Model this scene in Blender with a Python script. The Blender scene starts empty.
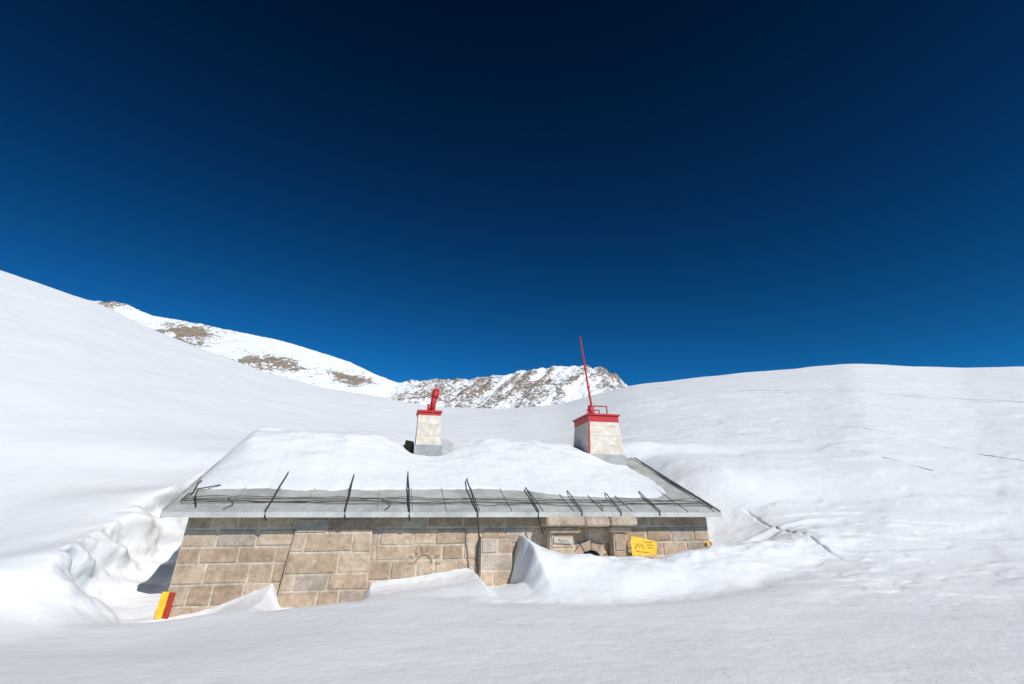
import bpy, math, random
import numpy as np
from mathutils import Vector
random.seed(7); rng=np.random.RandomState(7)
scene=bpy.context.scene; col=scene.collection
scene.view_settings.view_transform='Standard'; scene.view_settings.look='None'; scene.view_settings.exposure=0

# ---------------------------------------------------------------- noise
def _h(i,j,seed):
    v=np.sin(i*127.1+j*311.7+seed*74.7)*43758.5453
    return v-np.floor(v)
def vn(x,y,seed=0):
    i=np.floor(x); j=np.floor(y); fx=x-i; fy=y-j
    ux=fx*fx*fx*(fx*(fx*6-15)+10); uy=fy*fy*fy*(fy*(fy*6-15)+10)
    return ((_h(i,j,seed)*(1-ux)+_h(i+1,j,seed)*ux)*(1-uy)+(_h(i,j+1,seed)*(1-ux)+_h(i+1,j+1,seed)*ux)*uy)*2-1
def fbm(x,y,o=4,seed=0,gain=.5):
    s=0;a=1;t=0
    c,sn=math.cos(.6),math.sin(.6)
    for k in range(o):
        s=s+a*vn(x,y,seed+k*3); t+=a; a*=gain
        x,y=(x*c-y*sn)*2.03+5.1,(x*sn+y*c)*2.03+1.7
    return s/t
def ss(a,b,x):
    t=np.clip((x-a)/(b-a),0,1); return t*t*(3-2*t)

# ---------------------------------------------------------------- mesh helpers
def mesh_obj(name,verts,faces,mat=None,parent=None,smooth=False,colors=None):
    me=bpy.data.meshes.new(name); me.from_pydata([tuple(v) for v in verts],[],faces)
    if colors is not None:
        at=me.color_attributes.new('tint','FLOAT_COLOR','CORNER')
        for p,c in zip(me.polygons,colors):
            for l in p.loop_indices: at.data[l].color=(c[0],c[1],c[2],1)
    me.validate(); me.update()
    if smooth: me.polygons.foreach_set('use_smooth',[True]*len(me.polygons))
    o=bpy.data.objects.new(name,me); col.objects.link(o)
    if mat:
        for m in (mat if isinstance(mat,(list,tuple)) else [mat]): me.materials.append(m)
    if parent: o.parent=parent
    return o
def grid_obj(name,P,mat,parent=None,attr=None,wrap=False):
    n,m=P.shape[:2]
    me=bpy.data.meshes.new(name)
    idx=np.arange(n*m).reshape(n,m)
    if wrap: idx=np.concatenate([idx,idx[:1]],0)
    q=np.stack([idx[:-1,:-1],idx[1:,:-1],idx[1:,1:],idx[:-1,1:]],-1).reshape(-1,4)
    me.vertices.add(n*m); me.vertices.foreach_set('co',P.reshape(-1).astype(np.float32))
    me.loops.add(q.size); me.loops.foreach_set('vertex_index',q.reshape(-1).astype(np.int32))
    me.polygons.add(len(q)); me.polygons.foreach_set('loop_start',np.arange(0,q.size,4,dtype=np.int32))
    me.polygons.foreach_set('loop_total',np.full(len(q),4,dtype=np.int32))
    me.update(calc_edges=True); me.validate()
    me.polygons.foreach_set('use_smooth',[True]*len(me.polygons))
    if attr is not None:
        a=me.attributes.new('rock','FLOAT','POINT'); a.data.foreach_set('value',attr.reshape(-1).astype(np.float32))
    me.materials.append(mat)
    o=bpy.data.objects.new(name,me); col.objects.link(o)
    if parent: o.parent=parent
    return o
class MB:
    def __init__(s): s.v=[];s.f=[];s.c=[]
    def box(s,a,b,c=(1,1,1),bev=0.0):
        x0,y0,z0=a;x1,y1,z1=b;e=bev
        if e<=0:
            i=len(s.v)
            s.v+=[(x0,y0,z0),(x1,y0,z0),(x1,y1,z0),(x0,y1,z0),(x0,y0,z1),(x1,y0,z1),(x1,y1,z1),(x0,y1,z1)]
            s.f+=[(i,i+3,i+2,i+1),(i+4,i+5,i+6,i+7),(i,i+1,i+5,i+4),(i+1,i+2,i+6,i+5),(i+2,i+3,i+7,i+6),(i+3,i,i+4,i+7)]
            s.c+=[c]*6
        else:
            def ring(z,k,m):
                return [(x0+k+m,y0+m,z),(x1-k-m,y0+m,z),(x1-m,y0+k+m,z),(x1-m,y1-k-m,z),(x1-k-m,y1-m,z),(x0+k+m,y1-m,z),(x0+m,y1-k-m,z),(x0+m,y0+k+m,z)]
            rs=[ring(z0,e,e),ring(z0+e,e,0),ring(z1-e,e,0),ring(z1,e,e)]
            i=len(s.v)
            for r in rs: s.v+=r
            for k in range(3):
                for j in range(8):
                    s.f.append((i+k*8+j,i+k*8+(j+1)%8,i+(k+1)*8+(j+1)%8,i+(k+1)*8+j)); s.c.append(c)
            s.f.append(tuple(i+7-j for j in range(8))); s.c.append(c)
            s.f.append(tuple(i+24+j for j in range(8))); s.c.append(c)
        return s
    def prism(s,poly,extr,c=(1,1,1)):
        n=len(poly); i=len(s.v)
        s.v+=[tuple(p) for p in poly]+[tuple(Vector(p)+Vector(extr)) for p in poly]
        s.f.append(tuple(range(i+n-1,i-1,-1)));s.f.append(tuple(range(i+n,i+2*n)));s.c+=[c]*2
        for j in range(n):
            s.f.append((i+j,i+(j+1)%n,i+n+(j+1)%n,i+n+j)); s.c.append(c)
        return s
    def tube(s,pts,r,n=8,c=(1,1,1)):
        pts=[Vector(p) for p in pts]; i=len(s.v); N=len(pts)
        rr=r if isinstance(r,(list,tuple)) else [r]*N
        for k,p in enumerate(pts):
            d=(pts[min(k+1,N-1)]-pts[max(k-1,0)]).normalized()
            u=d.cross(Vector((0,0,1)))
            if u.length<.05: u=d.cross(Vector((1,0,0)))
            u.normalize(); w=d.cross(u)
            for j in range(n):
                t=2*math.pi*j/n; s.v.append(tuple(p+u*math.cos(t)*rr[k]+w*math.sin(t)*rr[k]))
        for k in range(N-1):
            for j in range(n):
                s.f.append((i+k*n+j,i+k*n+(j+1)%n,i+(k+1)*n+(j+1)%n,i+(k+1)*n+j)); s.c.append(c)
        s.f.append(tuple(i+n-1-j for j in range(n)));s.c.append(c)
        s.f.append(tuple(i+(N-1)*n+j for j in range(n)));s.c.append(c)
        return s
    def obj(s,name,mat,parent=None,smooth=False,col=False):
        return mesh_obj(name,s.v,s.f,mat,parent,smooth,s.c if col else None)

# ---------------------------------------------------------------- materials
def newmat(name):
    m=bpy.data.materials.new(name); m.use_nodes=True; nt=m.node_tree
    return m,nt,nt.nodes,nt.links,nt.nodes['Principled BSDF']
def N(nt,t,**kw):
    n=nt.nodes.new(t)
    for k,v in kw.items():
        if k in n.inputs.keys(): n.inputs[k].default_value=v
        else: setattr(n,k,v)
    return n
def noise(nt,vec,scale,detail=5,rough=.5):
    n=nt.nodes.new('ShaderNodeTexNoise'); n.inputs['Scale'].default_value=scale; n.inputs['Detail'].default_value=detail; n.inputs['Roughness'].default_value=rough
    nt.links.new(vec,n.inputs['Vector']); return n.outputs[0]
def ramp(nt,fac,stops):
    r=nt.nodes.new('ShaderNodeValToRGB'); e=r.color_ramp.elements
    while len(e)<len(stops): e.new(.5)
    for k,(p,c) in enumerate(stops): e[k].position=p; e[k].color=(*c,1)
    nt.links.new(fac,r.inputs[0]); return r.outputs[0]
def bump(nt,h,strength,dist,prev=None):
    b=nt.nodes.new('ShaderNodeBump'); b.inputs['Strength'].default_value=strength; b.inputs['Distance'].default_value=dist
    nt.links.new(h,b.inputs['Height'])
    if prev: nt.links.new(prev,b.inputs['Normal'])
    return b.outputs[0]
def mapped(nt,scale=(1,1,1),rot=(0,0,0),kind='Object'):
    tc=nt.nodes.new('ShaderNodeTexCoord'); mp=nt.nodes.new('ShaderNodeMapping'); mp.inputs['Scale'].default_value=scale; mp.inputs['Rotation'].default_value=rot
    nt.links.new(tc.outputs[kind],mp.inputs['Vector']); return mp.outputs[0]

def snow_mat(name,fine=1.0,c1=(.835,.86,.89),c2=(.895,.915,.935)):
    m,nt,nd,lk,b=newmat(name)
    v=mapped(nt); vs=mapped(nt,(.85,1.15,1),(0,0,math.radians(40))); vf=mapped(nt,(.25,.4,.3),(0,0,math.radians(35)))
    c=ramp(nt,noise(nt,v,.5,8,.62),[(.3,c1),(.7,c2)])
    lk.new(c,b.inputs['Base Color']); b.inputs['Roughness'].default_value=.55; b.inputs['Specular IOR Level'].default_value=.25
    n0=bump(nt,noise(nt,vf,.9,4,.5),.22,.22*fine)
    n1=bump(nt,noise(nt,vs,2.2,10,.62),.45,.065*fine,n0)
    n2=bump(nt,noise(nt,v,9,8,.70),.55,.020*fine,n1)
    n3=bump(nt,noise(nt,v,55,4,.65),.6,.006,n2)
    lk.new(n3,b.inputs['Normal']); return m
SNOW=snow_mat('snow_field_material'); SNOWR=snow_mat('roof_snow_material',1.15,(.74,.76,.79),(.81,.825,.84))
SNOWT=snow_mat('track_shade_snow_material',1,(.60,.63,.68),(.70,.73,.77))  # greyer snow for tracks: shading of the dents painted into the colour

def mountain_mat():
    m,nt,nd,lk,b=newmat('rocky_mountain_material')
    v=mapped(nt)
    at=nd.new('ShaderNodeAttribute'); at.attribute_name='rock'
    fine=noise(nt,v,.30,12,.80)
    ad=N(nt,'ShaderNodeMath',operation='MULTIPLY_ADD'); lk.new(fine,ad.inputs[0]); ad.inputs[1].default_value=4.2
    sb=N(nt,'ShaderNodeMath',operation='SUBTRACT'); lk.new(at.outputs['Fac'],sb.inputs[0]); sb.inputs[1].default_value=2.1
    lk.new(sb.outputs[0],ad.inputs[2])
    mask=ramp(nt,ad.outputs[0],[(.45,(0,0,0)),(.53,(1,1,1))])
    rc=ramp(nt,noise(nt,v,.35,8,.65),[(.25,(.12,.095,.075)),(.5,(.27,.22,.175)),(.75,(.42,.355,.29))])
    mx=N(nt,'ShaderNodeMix',data_type='RGBA'); lk.new(mask,mx.inputs[0]); mx.inputs[6].default_value=(.84,.86,.9,1); lk.new(rc,mx.inputs[7])
    lk.new(mx.outputs[2],b.inputs['Base Color']); b.inputs['Roughness'].default_value=.8; b.inputs['Specular IOR Level'].default_value=.15
    n=bump(nt,noise(nt,v,.3,9,.6),.7,2.2); lk.new(n,b.inputs['Normal']); return m
MOUNT=mountain_mat()

def stone_mat(name='stone_block_material'):
    m,nt,nd,lk,b=newmat(name)
    v=mapped(nt); at=nd.new('ShaderNodeAttribute'); at.attribute_name='tint'
    g=ramp(nt,noise(nt,v,9,10,.76),[(.25,(.52,.49,.46)),(.47,(.94,.93,.92)),(.72,(1.28,1.26,1.24))])
    mx=N(nt,'ShaderNodeMix',data_type='RGBA',blend_type='MULTIPLY'); mx.inputs[0].default_value=1
    lk.new(at.outputs['Color'],mx.inputs[6]); lk.new(g,mx.inputs[7])
    st=ramp(nt,noise(nt,v,1.6,8,.68),[(.36,(.72,.69,.66)),(.6,(1.05,1.05,1.05))])
    m2=N(nt,'ShaderNodeMix',data_type='RGBA',blend_type='MULTIPLY'); m2.inputs[0].default_value=1
    lk.new(mx.outputs[2],m2.inputs[6]); lk.new(st,m2.inputs[7])
    lk.new(m2.outputs[2],b.inputs['Base Color']); b.inputs['Roughness'].default_value=.9; b.inputs['Specular IOR Level'].default_value=.15
    n=bump(nt,noise(nt,v,10,10,.72),1,.045); n=bump(nt,noise(nt,v,60,4,.6),.5,.006,n); lk.new(n,b.inputs['Normal']); return m
STONE=stone_mat()

def paint_mat(name,c1,c2,scale=6,rough=.6,metal=0,bs=.3,bd=.01,stretch=(1,1,1)):
    m,nt,nd,lk,b=newmat(name); v=mapped(nt,stretch)
    lk.new(ramp(nt,noise(nt,v,scale,7,.65),[(.35,c1),(.65,c2)]),b.inputs['Base Color'])
    b.inputs['Roughness'].default_value=rough; b.inputs['Metallic'].default_value=metal; b.inputs['Specular IOR Level'].default_value=.3
    lk.new(bump(nt,noise(nt,v,scale*2,5,.6),bs,bd),b.inputs['Normal']); return m
METAL=paint_mat('weathered_roof_metal',(.36,.365,.35),(.55,.55,.525),2.2,.6,.05,.7,.04)
METALD=paint_mat('grey_flashing_metal',(.28,.29,.29),(.42,.43,.43),4,.55,.1)
RED=paint_mat('faded_red_paint',(.38,.018,.02),(.55,.04,.035),12,.45)
WHITE=paint_mat('weathered_white_paint',(.56,.48,.39),(.76,.69,.60),7,.7,bs=.5,bd=.02)
BLACK=paint_mat('black_cable_rubber',(.03,.03,.032),(.07,.07,.07),20,.6)
WOOD=paint_mat('dark_soffit_timber',(.06,.045,.03),(.11,.08,.055),5,.85,stretch=(.3,3,1))
YEL=paint_mat('yellow_sign_paint',(.72,.42,.02),(.88,.57,.04),10,.5)
REDM=paint_mat('red_marker_paint',(.30,.03,.015),(.45,.05,.03),10,.6)
DARK=paint_mat('dark_opening_and_shade',(.008,.008,.008),(.02,.018,.016),5,.9)
GRAF=paint_mat('charcoal_drawing_paint',(.22,.16,.12),(.36,.27,.20),30,.9)
INK=paint_mat('brown_sign_lettering',(.22,.08,.02),(.32,.13,.03),30,.7)
PLQ=paint_mat('pale_plaque_paint',(.42,.36,.30),(.60,.54,.46),20,.7)

# ---------------------------------------------------------------- terrain
EYE=1.65
CE,SE=.972,.233
PX,PY=-5.61,9.41; WL=10.1; WD=6.8
aT=np.array([-1.5,-1.108,-.997,-.882,-.753,-.64,-.51,-.384,-.242,-.162,-.024,.095,.232,.338,.46,.583,.687,.787,.907,1.038,1.5])
kT=np.array([.60,.502,.462,.425,.368,.325,.278,.243,.216,.2,.198,.208,.241,.257,.270,.280,.290,.286,.280,.284,.26])
fa=np.linspace(-1.6,1.6,641); fk=np.interp(fa,aT,kT)
ker=np.exp(-np.linspace(-2,2,17)**2); ker/=ker.sum(); fk=np.convolve(np.pad(fk,8,mode='edge'),ker,'valid')
def sp(x,w): 
    t=x/w; return w*np.where(t>30,t,np.log1p(np.exp(np.minimum(t,30))))
RC=95.
def base(X,Y):
    a=np.clip(X/np.maximum(Y,4),-1.5,1.5); k=np.interp(a,fa,fk)
    S=(EYE+RC*k-.4)/(RC-9.5)
    h=.4+S*sp(Y-9.5,1.2)-(S+.22)*sp(Y-RC,1.2)+.3
    h=h-.3*(1-ss(30,80,Y))
    far=ss(14,45,Y)*(1-ss(250,600,Y))
    h=h+far*(.40*fbm(X/20,Y/26,3,11)+.08*fbm(X/5,Y/7,4,12))
    h=h+.035*fbm(X/2.2+.3*Y,Y/1.8,5,21)*ss(2,5,Y)+.09*fbm(X/6,Y/6,3,22)*ss(9,14,np.abs(X)+.5*Y)
    on=ss(2,6,X)*ss(6,9,Y)*(1-ss(45,80,Y))
    pl=ss(.47,.56,fbm(X/1.3+Y*.15,Y/.8,5,24)*.5+.5)*on
    pl2=ss(.50,.62,fbm(X/3.5-Y*.1,Y/2.2,5,25)*.5+.5)*on
    h=h+.022*pl+.035*pl2
    return h
sC=[-3,0,.6,1.2,1.5,1.7,3.0,3.15,4,5.0,5.15,5.7,5.8,5.95,6.15,6.35,6.5,7.0,7.3,7.7,8,8.3,9,10.1,13]
zC=[.05,.06,.14,.42,.52,.2,.2,.50,.58,.72,.40,.40,.76,1.26,1.12,.98,.92,.86,.84,.80,.76,.70,.76,.82,.95]
def local(X,Y):
    dx=X-PX; dy=Y-PY
    s=dx*CE+dy*SE; q=-dx*SE+dy*CE
    ls=np.maximum(-s,0); rs=np.maximum(s-WL,0); fr=np.maximum(-q,0); bk=np.maximum(q-WD,0)
    dist=np.sqrt(np.maximum(ls,rs)**2+np.maximum(fr,bk)**2)
    left=ls/(ls+fr+rs+1e-3); right=rs/(ls+fr+rs+1e-3); lz=ss(.20,.55,left)
    n=fbm(X/.9,Y/.9,4,31); nb=fbm(X/1.7,Y/1.7,2,35)
    dist=dist+(.10*n*(1-lz)+.26*nb*lz)*ss(.2,.8,dist)
    return s,q,ls,rs,fr,bk,dist,left,right,lz,n,nb
def H(X,Y):
    b=base(X,Y)
    s,q,ls,rs,fr,bk,dist,left,right,lz,n,nb=local(X,Y)
    W=2.15+1.0*right-.30*lz
    c=np.interp(s+.05*n,sC,zC)+.04*fbm(X/.4,Y/.4,3,36)
    F=c+np.where(q>0,.16*q,0)
    t=np.clip((dist-.75*lz)/(W-.75*lz),0,1)
    u=(t*t*(3-2*t))*(1-lz)+(.3*t*t*(3-2*t)+.7*t**1.8)*lz
    rgt_=ss(5.0,7,s)
    dip=(.18*(1-rgt_))*np.sin(np.pi*np.clip(dist/W,0,1))*(1-right)*(1-lz)
    fq=-q
    wv=.28*np.sin(s*.8+1.6)+.20*nb
    ext=ss(4.4,6.6,s)*(1-ss(11,15,s))
    body=.17*np.exp(-((fq-1.0-wv)/.65)**2)*ext*(1+.7*n)
    lump=fbm(X/.7+.2*Y,Y/.45,4,37)
    body=body+.085*np.maximum(lump,-.15)*np.exp(-((fq-.9)/.9)**2)*ss(5.8,7,s)*(1-ss(11.5,14,s))
    tr=-.11*np.exp(-((fq-2.15-wv-.03*(s-7))/.52)**2)*ss(3.0,5.5,s)*(1-ss(8.5,13,s))*(1+.6*n)
    body2=.09*np.exp(-((fq-.15-wv*.8+.10*(s-10))/.16)**2)*ss(8.6,10,s)*(1-ss(12,14.5,s))
    body2=body2+.06*np.exp(-((fq-.62-wv*.8+.16*(s-10))/.13)**2)*ss(9.2,10.4,s)*(1-ss(11.8,13.5,s))
    rimA=(.47*ss(.18,.75,left))*(1-ss(3,6,q))*ss(-2.3,-1.1,q+.25*nb)
    inner=np.exp(-((dist-W)/.34)**2); outer=np.exp(-((dist-W)/(.5+2.2*left))**2)
    rim=rimA*np.where(dist<W,inner,outer)*(1+.25*nb)
    low=-.20*(1-ss(-4.6,-1.5,X))*ss(4,7,Y)*(1-ss(8.6,10,Y))*(1-lz)
    h=(F-dip)*(1-u)+(b+low)*u+body+body2+tr+rim
    h=h+.9*ss(.3,2.5,bk)*np.exp(-(bk/9)**2)*np.exp(-((s-6)/9)**2)
    h=h+.9*rs/(rs+.8)*ss(1.0,4.0,q)*np.exp(-(np.maximum(rs-1.5,0)/4)**2)*np.exp(-(np.maximum(q-5,0)/5)**2)
    h=h+.5*ss(2.0,4.5,q)*np.exp(-(ls/2.2)**2)*(ls>0)*np.exp(-(bk/3)**2)
    ax,ay,bx,by=6.0,14.0,6.2,9.9
    L2=(bx-ax)**2+(by-ay)**2; tt=((X-ax)*(bx-ax)+(Y-ay)*(by-ay))/L2
    wob=.07*fbm(tt*5,tt*0+2.,4,51)
    dl=((X-ax)*(by-ay)-(Y-ay)*(bx-ax))/math.sqrt(L2)+wob
    inn=ss(-.02,.12,tt)*(1-ss(.7,.97,tt))
    h=h-inn*.12*np.exp(-(dl/.030)**4)+inn*.03*np.exp(-np.abs(dl)/.35)*(dl>0)
    return h
th=np.concatenate([np.radians(np.arange(-66,66,.15)),np.radians(np.arange(66,294,3.))])
rr=np.concatenate([[.05,.5,1,1.5,2],np.arange(2.3,6,.08),np.arange(6,16,.036),16*np.exp(np.linspace(0,math.log(140/16),230)),np.array([150,165,185,210,250,300,400,550,800,1200,2000,3500])])
T,R=np.meshgrid(th,rr,indexing='ij'); X=R*np.sin(T); Y=R*np.cos(T)
Z=H(X,Y); Z=np.maximum(Z,-22)
# wind-carved scoops: push the inner face sideways with broad noise that lives on the face
s,q,ls,rs,fr,bk,dist,left,right,lz,n,nb=local(X,Y)
along=q*1.0-fr*.3+ls*.3
Wl=2.15-.30*lz
band=lz*ss(.7,1.2,dist)*(1-ss(Wl+.0,Wl+.4,dist))*(1-ss(4,7,q))
pz=Z
b1=vn(along/1.2+.7*pz,pz/.50+along*.35,91); b2=vn(along/.50+.8*pz,pz/.24+along*.5,92); b3=fbm(along/.28,pz/.17,3,93)
push=band*(.15*b1+.10*b2+.045*b3)
ln=np.sqrt(ls**2+fr**2)+1e-3; lx=-ls/ln; ly=-fr/ln
wx=lx*CE-ly*SE; wy=lx*SE+ly*CE
X2=X-wx*push; Y2=Y-wy*push; Z2=Z+push*.35
g=grid_obj('snow_ground',np.stack([X2,Y2,Z2],-1),SNOW,wrap=True); g['kind']='structure'

# ---------------------------------------------------------------- mountain
aM=np.array([-1.5,-.96,-.884,-.819,-.76,-.673,-.586,-.479,-.393,-.33,-.277,-.235,-.205,-.145,-.085,-.024,.016,.077,.128,.179,.208,.232,.3,.6])
kM=np.array([.47,.441,.430,.425,.398,.382,.364,.342,.316,.295,.27,.253,.256,.259,.259,.268,.278,.285,.290,.283,.268,.245,.19,.05])
A=np.arange(-1.5,.6,.0015); YY=np.concatenate([np.linspace(150,330,30),np.arange(331,404,.85),np.linspace(405,560,25)])
Am,Ym=np.meshgrid(A,YY,indexing='ij'); Xm=Am*400
km=np.interp(Am,aM,kM)
peak=ss(-.26,-.2,Am)
rg=1-np.abs(fbm(Xm/14+(400-Ym)/30,Ym/55,4,61))
crest=EYE+400*km
Zm=crest-np.where(Ym<400,.62,.8)*np.abs(Ym-400)
Zm=np.maximum(Zm,-25)
kk=(Zm-EYE)/Ym
def patch(a,k,da,dk): return np.exp(-((Am-a)/da)**2-((kk-k-.25*(a-Am)*1.0)/dk)**2)
mask=np.clip(1.2*patch(-.635,.354,.065,.020)+1.2*patch(-.435,.292,.055,.013)+1.15*patch(-.305,.260,.035,.012)+1.0*patch(-.84,.424,.05,.008),0,1)
nn=fbm(Xm/9,(Ym*.4+Zm)/9,5,71)
gul=rg-.78
pk=peak*np.clip(.46+.4*nn+1.0*gul+.2*fbm(Xm/40,Zm/14,3,72),0,1.0)
rockv=np.maximum(mask*(.84+.9*nn),pk)
disp=(peak*6+mask*3.5+.8)*gul*(1-.6*ss(385,400,Ym))+(peak*1.8+mask*1.8)*fbm(Xm/5,Ym/5,5,62)
jag=(peak*.8+.3)*fbm(Xm/6,Ym*0+3,5,63)
Zm=Zm+disp*ss(250,320,Ym)+jag
grid_obj('mountain',np.stack([Xm,Ym,Zm],-1),MOUNT,attr=rockv)['kind']='structure'

# ---------------------------------------------------------------- tracks on the slope
def track(pts,step,size):
    mb=MB(); P=[]
    for (x0,y0),(x1,y1) in zip(pts[:-1],pts[1:]):
        n=max(2,int(math.hypot(x1-x0,y1-y0)/step))
        for i in range(n): P.append((x0+(x1-x0)*i/n,y0+(y1-y0)*i/n))
    n=len(P); tt=np.arange(n)*step
    xs=np.array([p[0] for p in P]); ys=np.array([p[1] for p in P])+.8*fbm(tt*.25,tt*0,3,size*100)+.1*fbm(tt*2,tt*0,2,3)
    hs=H(xs,ys)
    w=size*(1+.5*fbm(tt*1.2,tt*0,3,9))
    hv=size*.45*np.maximum(.02,.5+.8*fbm(tt*.9/max(step*5,.6),tt*0+1,3,5))
    for k in range(n):
        mb.v+=[(xs[k],ys[k]-w[k],hs[k]-.04),(xs[k],ys[k],hs[k]+hv[k]),(xs[k],ys[k]+w[k],hs[k]-.04)]
    for k in range(n-1):
        a=k*3
        for j in range(2): mb.f.append((a+j,a+3+j,a+4+j,a+1+j)); mb.c.append((1,1,1))
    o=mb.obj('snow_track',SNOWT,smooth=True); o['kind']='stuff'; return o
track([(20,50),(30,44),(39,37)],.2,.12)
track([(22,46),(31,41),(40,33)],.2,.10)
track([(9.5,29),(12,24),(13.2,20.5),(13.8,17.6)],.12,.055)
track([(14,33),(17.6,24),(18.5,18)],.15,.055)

# ---------------------------------------------------------------- hut
hut=bpy.data.objects.new('stone_hut',None); col.objects.link(hut); hut.location=(PX,PY,0); hut.rotation_euler=(0,0,math.atan2(SE,CE))
hut['label']='low tan stone mountain hut half buried in snow, grey metal roof'; hut['category']='mountain hut'
def stonecol():
    t=rng.rand(); b=rng.uniform(.86,1.10)
    base_=(.565,.435,.32) if t<.5 else ((.63,.50,.38) if t<.75 else ((.49,.365,.265) if t<.92 else (.56,.475,.40)))
    return tuple(x*b for x in base_)
MORT=(.68,.58,.47)
def blocks(mb,A,B,C,D,row=.29,blk=.54,gap=.012,depth=.026,bev=.012):
    A,B,C,D=map(Vector,(A,B,C,D)); nrm=(B-A).cross(D-A).normalized()
    Hh=(D-A).length; Wd=(B-A).length
    def P(u,v,n=0): return (A*(1-u)+B*u)*(1-v)+(D*(1-u)+C*u)*v+nrm*n
    i=len(mb.v); mb.v+=[tuple(P(0,0)),tuple(P(1,0)),tuple(P(1,1)),tuple(P(0,1))]; mb.f.append((i,i+1,i+2,i+3)); mb.c.append(MORT)
    nr=max(1,round(Hh/row)); vs=[k/nr for k in range(nr+1)]
    vs=[v if k in(0,nr) else v+rng.uniform(-.14,.14)/nr for k,v in enumerate(vs)]
    for k in range(nr):
        us=[0]; first=True
        while us[-1]<1:
            w=blk*rng.uniform(.55,1.4)/Wd
            if first and k%2: w*=.55
            first=False; us.append(us[-1]+w)
        us[-1]=1
        if len(us)>2 and (1-us[-2])*Wd<.18: us.pop(-2)
        for a,b in zip(us[:-1],us[1:]):
            gu=gap/Wd; gv=gap/Hh; eu=bev/Wd; ev=bev/Hh; n=depth*rng.uniform(.3,1); c=stonecol()
            ju=[rng.uniform(-.018,.018)/Wd for _ in range(4)]; jv=[rng.uniform(-.015,.015)/Hh for _ in range(4)]
            o=[(a+gu+abs(ju[0]),vs[k]+gv+abs(jv[0])),(b-gu-abs(ju[1]),vs[k]+gv+abs(jv[1])),(b-gu-abs(ju[2]),vs[k+1]-gv-abs(jv[2])),(a+gu+abs(ju[3]),vs[k+1]-gv-abs(jv[3]))]
            sg=[(1,1),(-1,1),(-1,-1),(1,-1)]
            i=len(mb.v)
            for lv,(ins,dn) in enumerate([(0,0.0),(0.25,n*.7),(1.0,n)]):
                for (u,v),(su,sv) in zip(o,sg): mb.v.append(tuple(P(u+su*eu*ins,v+sv*ev*ins,dn)))
            for lv in range(2):
                for j in range(4):
                    mb.f.append((i+lv*4+j,i+lv*4+(j+1)%4,i+lv*4+4+(j+1)%4,i+lv*4+4+j)); mb.c.append(c)
            mb.f.append((i+8,i+9,i+10,i+11)); mb.c.append(c)
SL=.40; EY=-.35; EZ=1.66; RY=3.4
def rz(y): return EZ+.05+SL*(y-EY) if y<=RY else EZ+.05+SL*(RY-EY)-SL*(y-RY)
mb=MB(); ZB=-.7; ZT=1.72
blocks(mb,(-.20,0,ZB),(WL+.1,0,ZB),(WL,0,ZT),(0,0,ZT))
blocks(mb,(WL+.1,0,ZB),(WL+.1,WD,ZB),(WL,WD,ZT),(WL,0,ZT))
blocks(mb,(-.2,WD,ZB),(-.2,0,ZB),(0,0,ZT),(0,WD,ZT))
blocks(mb,(WL+.1,WD,ZB),(-.2,WD,ZB),(0,WD,ZT),(WL,WD,ZT))
for x in (0.02,WL-.22):
    mb.prism([(x,0.03,ZT-.01),(x,WD-.03,ZT-.01),(x,RY,rz(RY)-.1)],(.2,0,0),MORT)
wall=mb.obj('wall',STONE,hut,col=True)
mb=MB()
x0t,x0b,x1=1.80,1.52,3.10; yt,yb=-.05,-.26; zt,zb=1.6,-.5
blocks(mb,(x0b,yb,zb),(x1,yb,zb),(x1,yt,zt),(x0t,yt,zt),row=.29,blk=.7)
blocks(mb,(x0b-.0,-.02,zb),(x0b,yb,zb),(x0t,yt,zt),(x0t,-.02,zt),row=.29,blk=.5,depth=.012)
blocks(mb,(x1,yb,zb),(x1,-.02,zb),(x1,-.02,zt),(x1,yt,zt),row=.29,blk=.5,depth=.012)
i=len(mb.v); mb.v+=[(x0t,yt,zt),(x1,yt,zt),(x1,0,zt+.04),(x0t,0,zt+.04)]; mb.f.append((i,i+1,i+2,i+3)); mb.c.append((.5,.42,.34))
mb.obj('buttress',STONE,hut,col=True)
mb=MB()
x0,x1,y0,zt=5.12,5.72,-.22,1.22
blocks(mb,(x0,y0,-.4),(x1,y0,-.4),(x1,y0,zt),(x0,y0,zt),row=.27,blk=.5)
blocks(mb,(x0,-.01,-.4),(x0,y0,-.4),(x0,y0,zt),(x0,-.01,zt),row=.27,blk=.5,depth=.012)
blocks(mb,(x1,y0,-.4),(x1,-.01,-.4),(x1,-.01,zt),(x1,y0,zt),row=.27,blk=.5,depth=.012)
i=len(mb.v); mb.v+=[(x0,y0,zt),(x1,y0,zt),(x1,0,zt+.05),(x0,0,zt+.05)]; mb.f.append((i,i+1,i+2,i+3)); mb.c.append((.5,.42,.34))
mb.obj('buttress',STONE,hut,col=True)
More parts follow.
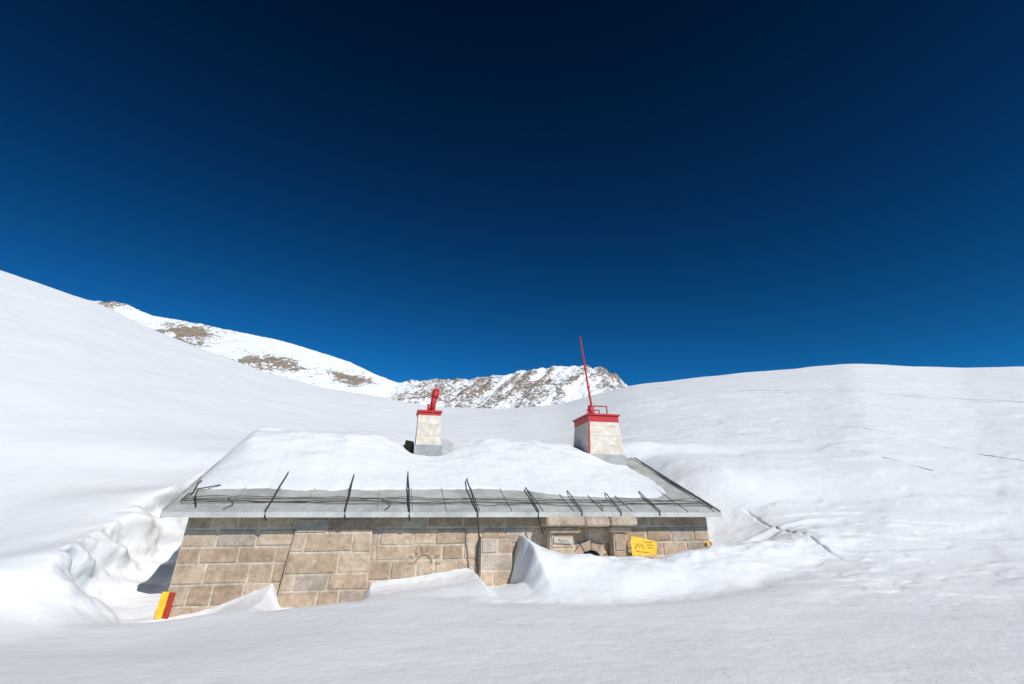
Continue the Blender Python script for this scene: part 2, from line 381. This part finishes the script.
# doorway surround
mb=MB(); pd=-.26
mb.box((6.34,-.50,1.44),(7.12,-.02,1.615),(.60,.49,.38),.03)
mb.box((7.135,-.47,1.43),(7.66,-.02,1.608),(.54,.43,.33),.03)
mb.box((7.675,-.49,1.44),(8.24,-.02,1.612),(.58,.47,.37),.03)
mb.box((6.44,-.36,1.31),(7.06,-.02,1.43),(.53,.42,.32),.02)
mb.box((7.72,-.34,1.32),(8.16,-.02,1.43),(.53,.42,.32),.02)
for (xa,xb) in ((6.47,6.95),(7.80,8.10)):
    blocks(mb,(xa,pd,-.3),(xb,pd,-.3),(xb,pd,1.31),(xa,pd,1.31),row=.3,blk=.45)
    blocks(mb,(xb,pd,-.3),(xb,-.02,-.3),(xb,-.02,1.31),(xb,pd,1.31),row=.3,blk=.4,depth=.01)
    blocks(mb,(xa,-.02,-.3),(xa,pd,-.3),(xa,pd,1.31),(xa,-.02,1.31),row=.3,blk=.4,depth=.01)
cx,cz,r0=7.37,.72,.27
for k in range(6):
    a0=math.pi*k/6+.02; a1=math.pi*(k+1)/6-.02; r1=r0+rng.uniform(.12,.20); yf_=-.08-rng.uniform(0,.04)
    mb.prism([(cx+r0*math.cos(a0),yf_,cz+r0*math.sin(a0)),(cx+r0*math.cos(a1),yf_,cz+r0*math.sin(a1)),(cx+(r1+.01)*math.cos(a1),yf_,cz+r1*math.sin(a1)),(cx+r1*math.cos(a0),yf_,cz+(r1+.02)*math.sin(a0))],(0,.045,0),tuple(.95*q_ for q_ in stonecol()))
dw=mb.obj('doorway_surround',STONE,hut,col=True)
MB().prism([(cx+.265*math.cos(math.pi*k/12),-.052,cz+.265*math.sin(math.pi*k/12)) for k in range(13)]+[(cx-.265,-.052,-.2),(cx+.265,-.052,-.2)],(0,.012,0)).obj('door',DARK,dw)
# roof
mb=MB(); xl,xr=-.3,10.22; th_=.045
mb.prism([(xl,EY,rz(EY)-th_),(xl,RY,rz(RY)-th_),(xl,RY,rz(RY)),(xl,EY,rz(EY))],(xr-xl,0,0))
mb.prism([(xl,RY+.002,rz(RY)-th_),(xl,7.15,rz(7.15)-th_),(xl,7.15,rz(7.15)),(xl,RY+.002,rz(RY))],(xr-xl,0,0))
x=xl+.32
while x<xr-.1:
    mb.prism([(x,EY-.004,rz(EY)+.003),(x,RY,rz(RY)+.003),(x,RY,rz(RY)+.018),(x,EY-.004,rz(EY)+.018)],(.015,0,0)); x+=.63
roof=mb.obj('roof',METAL,hut)
mb=MB(); mb.prism([(xl-.01,EY-.03,rz(EY)-.10),(xl-.01,EY-.006,rz(EY)-.10),(xl-.01,EY-.006,rz(EY)+.0),(xl-.01,EY-.03,rz(EY)-.012)],(xr-xl+.02,0,0))
for xx in (xl-.03,xr+.004):
    mb.prism([(xx,EY-.01,rz(EY)-.11),(xx,RY,rz(RY)-.11),(xx,RY,rz(RY)+.03),(xx,EY-.01,rz(EY)+.03)],(.026,0,0))
mb.obj('drip_edge',METAL,roof)
mb=MB(); mb.prism([(xl+.02,EY+.02,rz(EY)-.10),(xl+.02,-.04,rz(-.04)-.13),(xl+.02,-.04,rz(-.04)-.06),(xl+.02,EY+.02,rz(EY)-.055)],(xr-xl-.04,0,0))
mb.obj('soffit_board',WOOD,roof)

def chimney(x0,x1,y0,y1,zb,zt,label,flare,n,fl=.34):
    mb=MB(); z0=zb+fl-.06; f=flare
    for k in range(n):
        t0=k/n;t1=(k+1)/n; za=z0+(zt-z0)*t0; zc=z0+(zt-z0)*t1-.004
        e0=f*(1-t0)+rng.uniform(-.004,.004)
        i=len(mb.v)
        for (z,e) in ((za,e0),(zc,f*(1-t1)+.0)):
            mb.v+=[(x0-e,y0-e,z),(x1+e,y0-e,z),(x1+e,y1+e,z),(x0-e,y1+e,z)]
        mb.f+=[(i,i+1,i+5,i+4),(i+1,i+2,i+6,i+5),(i+2,i+3,i+7,i+6),(i+3,i,i+4,i+7),(i+4,i+5,i+6,i+7),(i+3,i+2,i+1,i)]; mb.c+=[(1,1,1)]*6
    mb.box((x0+.01,y0+.01,z0),(x1-.01,y1-.01,zt-.001))
    ch=mb.obj('chimney',WHITE,hut); ch['label']=label
    mb=MB(); g=f+.03
    mb.prism([(x0-g,y0-g,rz(y0)-.15),(x1+g,y0-g,rz(y0)-.15),(x1+g,y0-g,zb+fl),(x0-g,y0-g,zb+fl)],(0,y1-y0+2*g,0))
    mb.prism([(x0-.12,y0-.3,rz(y0-.3)+.012),(x1+.28,y0-.3,rz(y0-.3)+.012),(x1+.28,min(y1,RY),rz(min(y1,RY))+.03),(x0-.12,min(y1,RY),rz(min(y1,RY))+.03)],(0,0,.02))
    mb.obj('flashing',METALD,ch)
    return ch
c1=chimney(3.97,4.53,2.75,3.25,3.0,4.15,'small white chimney with a red cap and red flue',.035,3,.32)
MB().box((3.93,2.71,4.15),(4.57,3.29,4.21),bev=.012).box((3.962,2.742,4.08),(4.538,3.258,4.149)).obj('chimney_cap',RED,c1)
MB().tube([(4.32,3,4.19),(4.35,3,4.48),(4.38,3,4.62)],[.075,.075,.075],14).tube([(4.38,3,4.60),(4.39,3,4.64),(4.41,3,4.82)],[.095,.10,.09],14).tube([(4.22,2.92,4.19),(4.22,2.92,4.40)],.03,8).obj('flue_pipe',RED,c1,True)
MB().prism([(3.60,2.90,3.05),(3.90,2.90,3.05),(3.90,2.90,3.42),(3.70,2.95,3.46)],(.0,.05,.0)).obj('shadow_flashing_panel',DARK,c1)  # dark sheet standing in for the chimney's shadow on the snow
MB().prism([(4.60,2.80,3.0),(5.04,2.95,3.05),(4.94,3.0,3.42),(4.60,2.9,3.54)],(.0,.04,.0)).obj('shadow_flashing_panel',METALD,c1)
O=-.15
c2=chimney(8.71+O,9.55+O,2.6,3.7,2.98,4.24,'large white boarded chimney with a red painted top band',.09,4,.20)
mb=MB()
mb.box((8.69+O,2.58,4.07),(9.57+O,3.72,4.241)); mb.box((8.65+O,2.54,4.241),(9.61+O,3.76,4.29),bev=.01)
mb.prism([(8.620+O,2.50,3.22),(8.665+O,2.50,3.22),(8.715+O,2.570,4.07),(8.68+O,2.570,4.07)],(0,.03,0))
mb.obj('chimney_cap',RED,c2)
for yy in (2.85,3.4):
    MB().tube([(8.98+O,yy,4.28),(8.98+O,yy,4.56),(9.36+O,yy,4.56),(9.36+O,yy,4.28)],.022,8).obj('handrail',RED,c2)
MB().tube([(8.83+O,2.75,4.28),(8.83+O,2.75,4.54)],.075,12).obj('flue_pipe',RED,c2,True)
MB().tube([(8.88+O,2.72,4.27),(8.76+O,2.72,5.2),(8.60+O,2.72,6.55)],[.034,.028,.020],8).box((8.74+O,2.69,5.05),(8.82+O,2.75,5.10)).obj('antenna_mast',RED,c2)

# cables
def cable(name,pts,r):
    return MB().tube(pts,r,6).obj(name,BLACK,hut,True)
tx=[1.29,2.61,3.74,5.0,6.2,7.1,7.94,8.80]
tops=[1.35,1.5,1.6,1.05,.75,.60,.50,.60]
for k,(x,t) in enumerate(zip(tx,tops)):
    pts=[]
    for j in range(9):
        y=t+(EY-.03-t)*j/8; pts.append((x+.006*math.sin(j*1.3+k)+(.0 if k<4 else .06*(1-j/8)),y,rz(y)+.03+.006*abs(math.sin(j*.9+k))+(.10 if k<4 else .03)*(1-j/8)))
    if k==3: pts+=[(x+.02,EY-.05,1.5),(x+.05,EY-.03,1.2),(x+.03,-.28,.9),(x+.05,-.27,.62)]
    elif k==4: pts+=[(x-.0,EY-.04,1.6),(x+.10,-.36,1.3)]
    elif k<3: pts+=[(x,EY-.045,1.62),(x+.02,EY+.02,1.56)]
    else: pts+=[(x,EY-.045,1.64)]
    cable('tie_cable',pts,.016 if k<5 else .012)
for (r,y0,am,sd) in [(.010,.04,.045,1),(.008,.14,.07,2),(.007,-.06,.10,4),(.006,.22,.12,6)]:
    xs=np.linspace(-.15,10.1,180); ys=y0+am*fbm(xs*1.3,xs*0+sd,4,sd)+.02*np.sin(xs*2.6+sd)
    zz=.028+.018*np.maximum(fbm(xs*2.1,xs*0,3,sd+9),0)
    cable('eave_cable',[(x,y,rz(y)+z) for x,y,z in zip(xs,ys,zz)],r)
for x in (.6,3.3,7.55):
    cable('cable_loop',[(x+.10*math.sin(t*.8),-.33+.09*t,rz(-.33+.09*t)+.03+.02*abs(math.sin(t*1.3))) for t in range(6)],.007)
cable('rake_cable',[(10.12+.02*math.sin(j),EY+.1+j*.34,rz(EY+.1+j*.34)+.045) for j in range(10)],.015)
cable('rake_cable',[(-.18+.04*math.sin(j),.0+j*.2,rz(j*.2)+.05+.03*math.sin(j*2)) for j in range(6)],.012)
cable('rake_cable',[(.15,-.25,rz(-.25)+.05),(.0,.1,rz(.1)+.10),(-.1,.5,rz(.5)+.06),(.2,.75,rz(.75)+.05)],.011)

# painted sun drawing
mb=MB(); cx,cz=4.08,.80; yy=-.030
mb.tube([(cx+.15*math.cos(math.pi*k/12),yy,cz+.15*math.sin(math.pi*k/12)) for k in range(13)],.007,5)
for k in range(8):
    a=math.pi*k/7; mb.tube([(cx+.2*math.cos(a),yy,cz+.2*math.sin(a)),(cx+.31*math.cos(a),yy,cz+.31*math.sin(a))],.006,5)
mb.obj('wall_drawing',GRAF,hut)['label']='dark half sun with rays painted on the stone'

def text(name,s,size,mat,parent,loc,rot):
    cu=bpy.data.curves.new(name,'FONT'); cu.body=s; cu.size=size; cu.extrude=.002; cu.align_x='CENTER'; cu.align_y='CENTER'
    t=bpy.data.objects.new('tmp',cu); col.objects.link(t); bpy.context.view_layer.update()
    me=bpy.data.meshes.new_from_object(t.evaluated_get(bpy.context.evaluated_depsgraph_get())); bpy.data.objects.remove(t)
    o=bpy.data.objects.new(name,me); me.materials.clear(); me.materials.append(mat); col.objects.link(o); o.parent=parent; o.location=loc; o.rotation_euler=rot; return o
ang=math.atan2(SE,CE)
def toW(x,y,z): return (PX+x*CE-y*SE,PY+x*SE+y*CE,z)
pl=MB().box((-.19,-.012,-.055),(.19,.012,.055),bev=.005).obj('wall_plaque',PLQ)
pl.location=toW(6.72,-.310,1.18); pl.rotation_euler=(0,math.radians(3),ang); pl['label']='small pale plaque with dark lettering on the doorway pier'; pl['category']='plaque'
text('lettering','Aper.',.11,GRAF,pl,(0,-.014,0),(math.pi/2,0,0))
# yellow sign
sg=MB().prism([(-.26,-.01,-.18),(.26,-.01,-.12),(.29,-.01,.13),(-.02,-.01,.17),(-.26,-.01,.19),(-.29,-.01,.09)],(0,.02,0)).obj('wall_sign',YEL)
sg.location=toW(8.38,-.40,1.04); sg.rotation_euler=(math.radians(-8),math.radians(5),ang); sg['label']='yellow trail sign board with brown pictogram fixed to stone wall'; sg['category']='sign'
mb=MB(); mb.tube([(-.20,-.014,-.04),(-.14,-.014,.06),(-.10,-.014,.0),(-.06,-.014,.05),(.0,-.014,-.03)],.006,4)
for (x,z,w) in [(.0,.10,.18),(.06,.05,.15),(.07,.0,.13),(-.18,-.09,.28)]: mb.box((x,-.015,z-.005),(x+w,-.0105,z+.005))
mb.obj('sign_pictogram',INK,sg)
for x in (-.15,.18): MB().tube([(x,.01,0),(x,.38,0)],.013,6).obj('sign_bracket',METALD,sg)
# trail markers
def marker(loc,tilt,label,w,h,wr):
    mk=bpy.data.objects.new('trail_marker',None); col.objects.link(mk); mk.location=loc; mk.rotation_euler=(0,math.radians(tilt),ang)
    mk['label']=label; mk['category']='trail marker'; mk['group']='painted trail markers'
    MB().box((-w,-.03,-h),(0,.03,h),bev=.006).obj('yellow_stripe',YEL,mk)
    MB().box((0.001,-.031,-h),(wr,.029,h),bev=.006).obj('red_stripe',REDM,mk)
marker(toW(-.09,-.025,.24),7,'red and yellow striped trail marker slab at the wall corner',.11,.20,.09)
marker(toW(10.10,-.05,1.02),-8,'small yellow and red trail marker on the stone corner',.08,.09,.03)

# roof snow
gx=np.linspace(-.30,10.18,340); gy=np.linspace(.0,6.4,210); GX,GY=np.meshgrid(gx,gy,indexing='ij')
def rnd(t,w): 
    t=np.clip(t/w,0,1); return np.sqrt(1-(1-t)**2)
yf=.68+.20*fbm(GX/.7,GX*0+2,6,81)+.05*np.sin(GX*1.3)-.30*ss(5,9,GX)
fe=np.clip((GY-yf)/2.2,0,1); front=.10*rnd(GY-yf,.15)+.90*(fe*(1.2-.2*fe))
front=np.where(GY>yf,front,0)
lft=.50*rnd(GX+.30-.05*fbm(GY*1.2,GY*0,3,82),.30)+.50*ss(0,.9-.4*ss(1,3,GY),GX+.27)
re=9.85-.14*fbm(GY*1.5,GY*0,4,83)-.20*ss(1,2.4,GY)-GX
rgt=ss(0,1.6,re)*.8+.2*rnd(re,.3)
th_s=(.43+.18*np.exp(-((GX-1.4)/1.9)**4)*ss(.6,2.6,GY)+.10*np.exp(-((GX-6.2)/1.3)**2)*ss(.6,2.4,GY)-.10*np.exp(-((GX-4.35)/.8)**2)+.11*fbm(GX/1.5,GY/.9,3,84)+.05*fbm(GX/.6+GY,GY/.3,6,85))
hole=1-np.exp(-(((GX-4.26)/.54)**2+((GY-2.92)/.45)**2)**2)
hole2=1-np.exp(-(((GX-8.97)/.55)**2+((GY-3.1)/.68)**2)**3)
TT=th_s*front*lft*rgt*hole*hole2
RZ=np.where(GY<=RY,EZ+.05+SL*(GY-EY),EZ+.05+SL*(RY-EY)-SL*(GY-RY))
fill=.5*SL*np.clip(GY-RY,0,3)
ZZ=RZ+TT-.03-.08*np.exp(-np.abs(GY-RY)/.5)*np.clip(TT/.4,0,1)+fill*np.clip(TT/.3,0,1)
LX=PX+GX*CE-GY*SE; LY=PY+GX*SE+GY*CE
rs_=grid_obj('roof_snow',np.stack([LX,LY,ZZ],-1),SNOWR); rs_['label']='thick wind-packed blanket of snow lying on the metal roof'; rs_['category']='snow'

# ---------------------------------------------------------------- light & camera
az=math.radians(37); el=math.radians(36)
d=Vector((math.sin(az)*math.cos(el),-math.cos(az)*math.cos(el),math.sin(el)))
sl=bpy.data.lights.new('sun','SUN'); sl.energy=3.95; sl.angle=math.radians(.5); sl.color=(1,.965,.915)
so=bpy.data.objects.new('sun',sl); col.objects.link(so); so.rotation_euler=d.to_track_quat('Z','Y').to_euler()
w=bpy.data.worlds.new('World'); scene.world=w; w.use_nodes=True; nt=w.node_tree
bg=nt.nodes['Background']; sk=nt.nodes.new('ShaderNodeTexSky'); sk.sky_type='NISHITA'; sk.sun_disc=False
sk.sun_elevation=el; sk.sun_rotation=math.atan2(d.x,d.y); sk.altitude=2400; sk.air_density=1; sk.dust_density=.0; sk.ozone_density=4
gm=nt.nodes.new('ShaderNodeGamma'); gm.inputs[1].default_value=1.6
mu=nt.nodes.new('ShaderNodeMix'); mu.data_type='RGBA'; mu.blend_type='MULTIPLY'; mu.inputs[0].default_value=1; mu.inputs[7].default_value=(.08,.54,.58,1)
tc=nt.nodes.new('ShaderNodeTexCoord'); sx=nt.nodes.new('ShaderNodeSeparateXYZ'); nt.links.new(tc.outputs['Generated'],sx.inputs[0])
rp=ramp(nt,sx.outputs[2],[(.2,(1,1,1)),(.82,(.26,.26,.30))])
m3=nt.nodes.new('ShaderNodeMix'); m3.data_type='RGBA'; m3.blend_type='MULTIPLY'; m3.inputs[0].default_value=1
nt.links.new(sk.outputs[0],gm.inputs[0]); nt.links.new(gm.outputs[0],mu.inputs[6]); nt.links.new(mu.outputs[2],m3.inputs[6]); nt.links.new(rp,m3.inputs[7])
nt.links.new(m3.outputs[2],bg.inputs[0]); bg.inputs[1].default_value=.06
cam=bpy.data.cameras.new('camera'); cam.lens=18; cam.sensor_width=36; cam.clip_end=8000; cam.clip_start=.05
co=bpy.data.objects.new('camera',cam); col.objects.link(co); co.location=(0,0,EYE); co.rotation_euler=(math.radians(90+18.67),0,0)
scene.camera=co
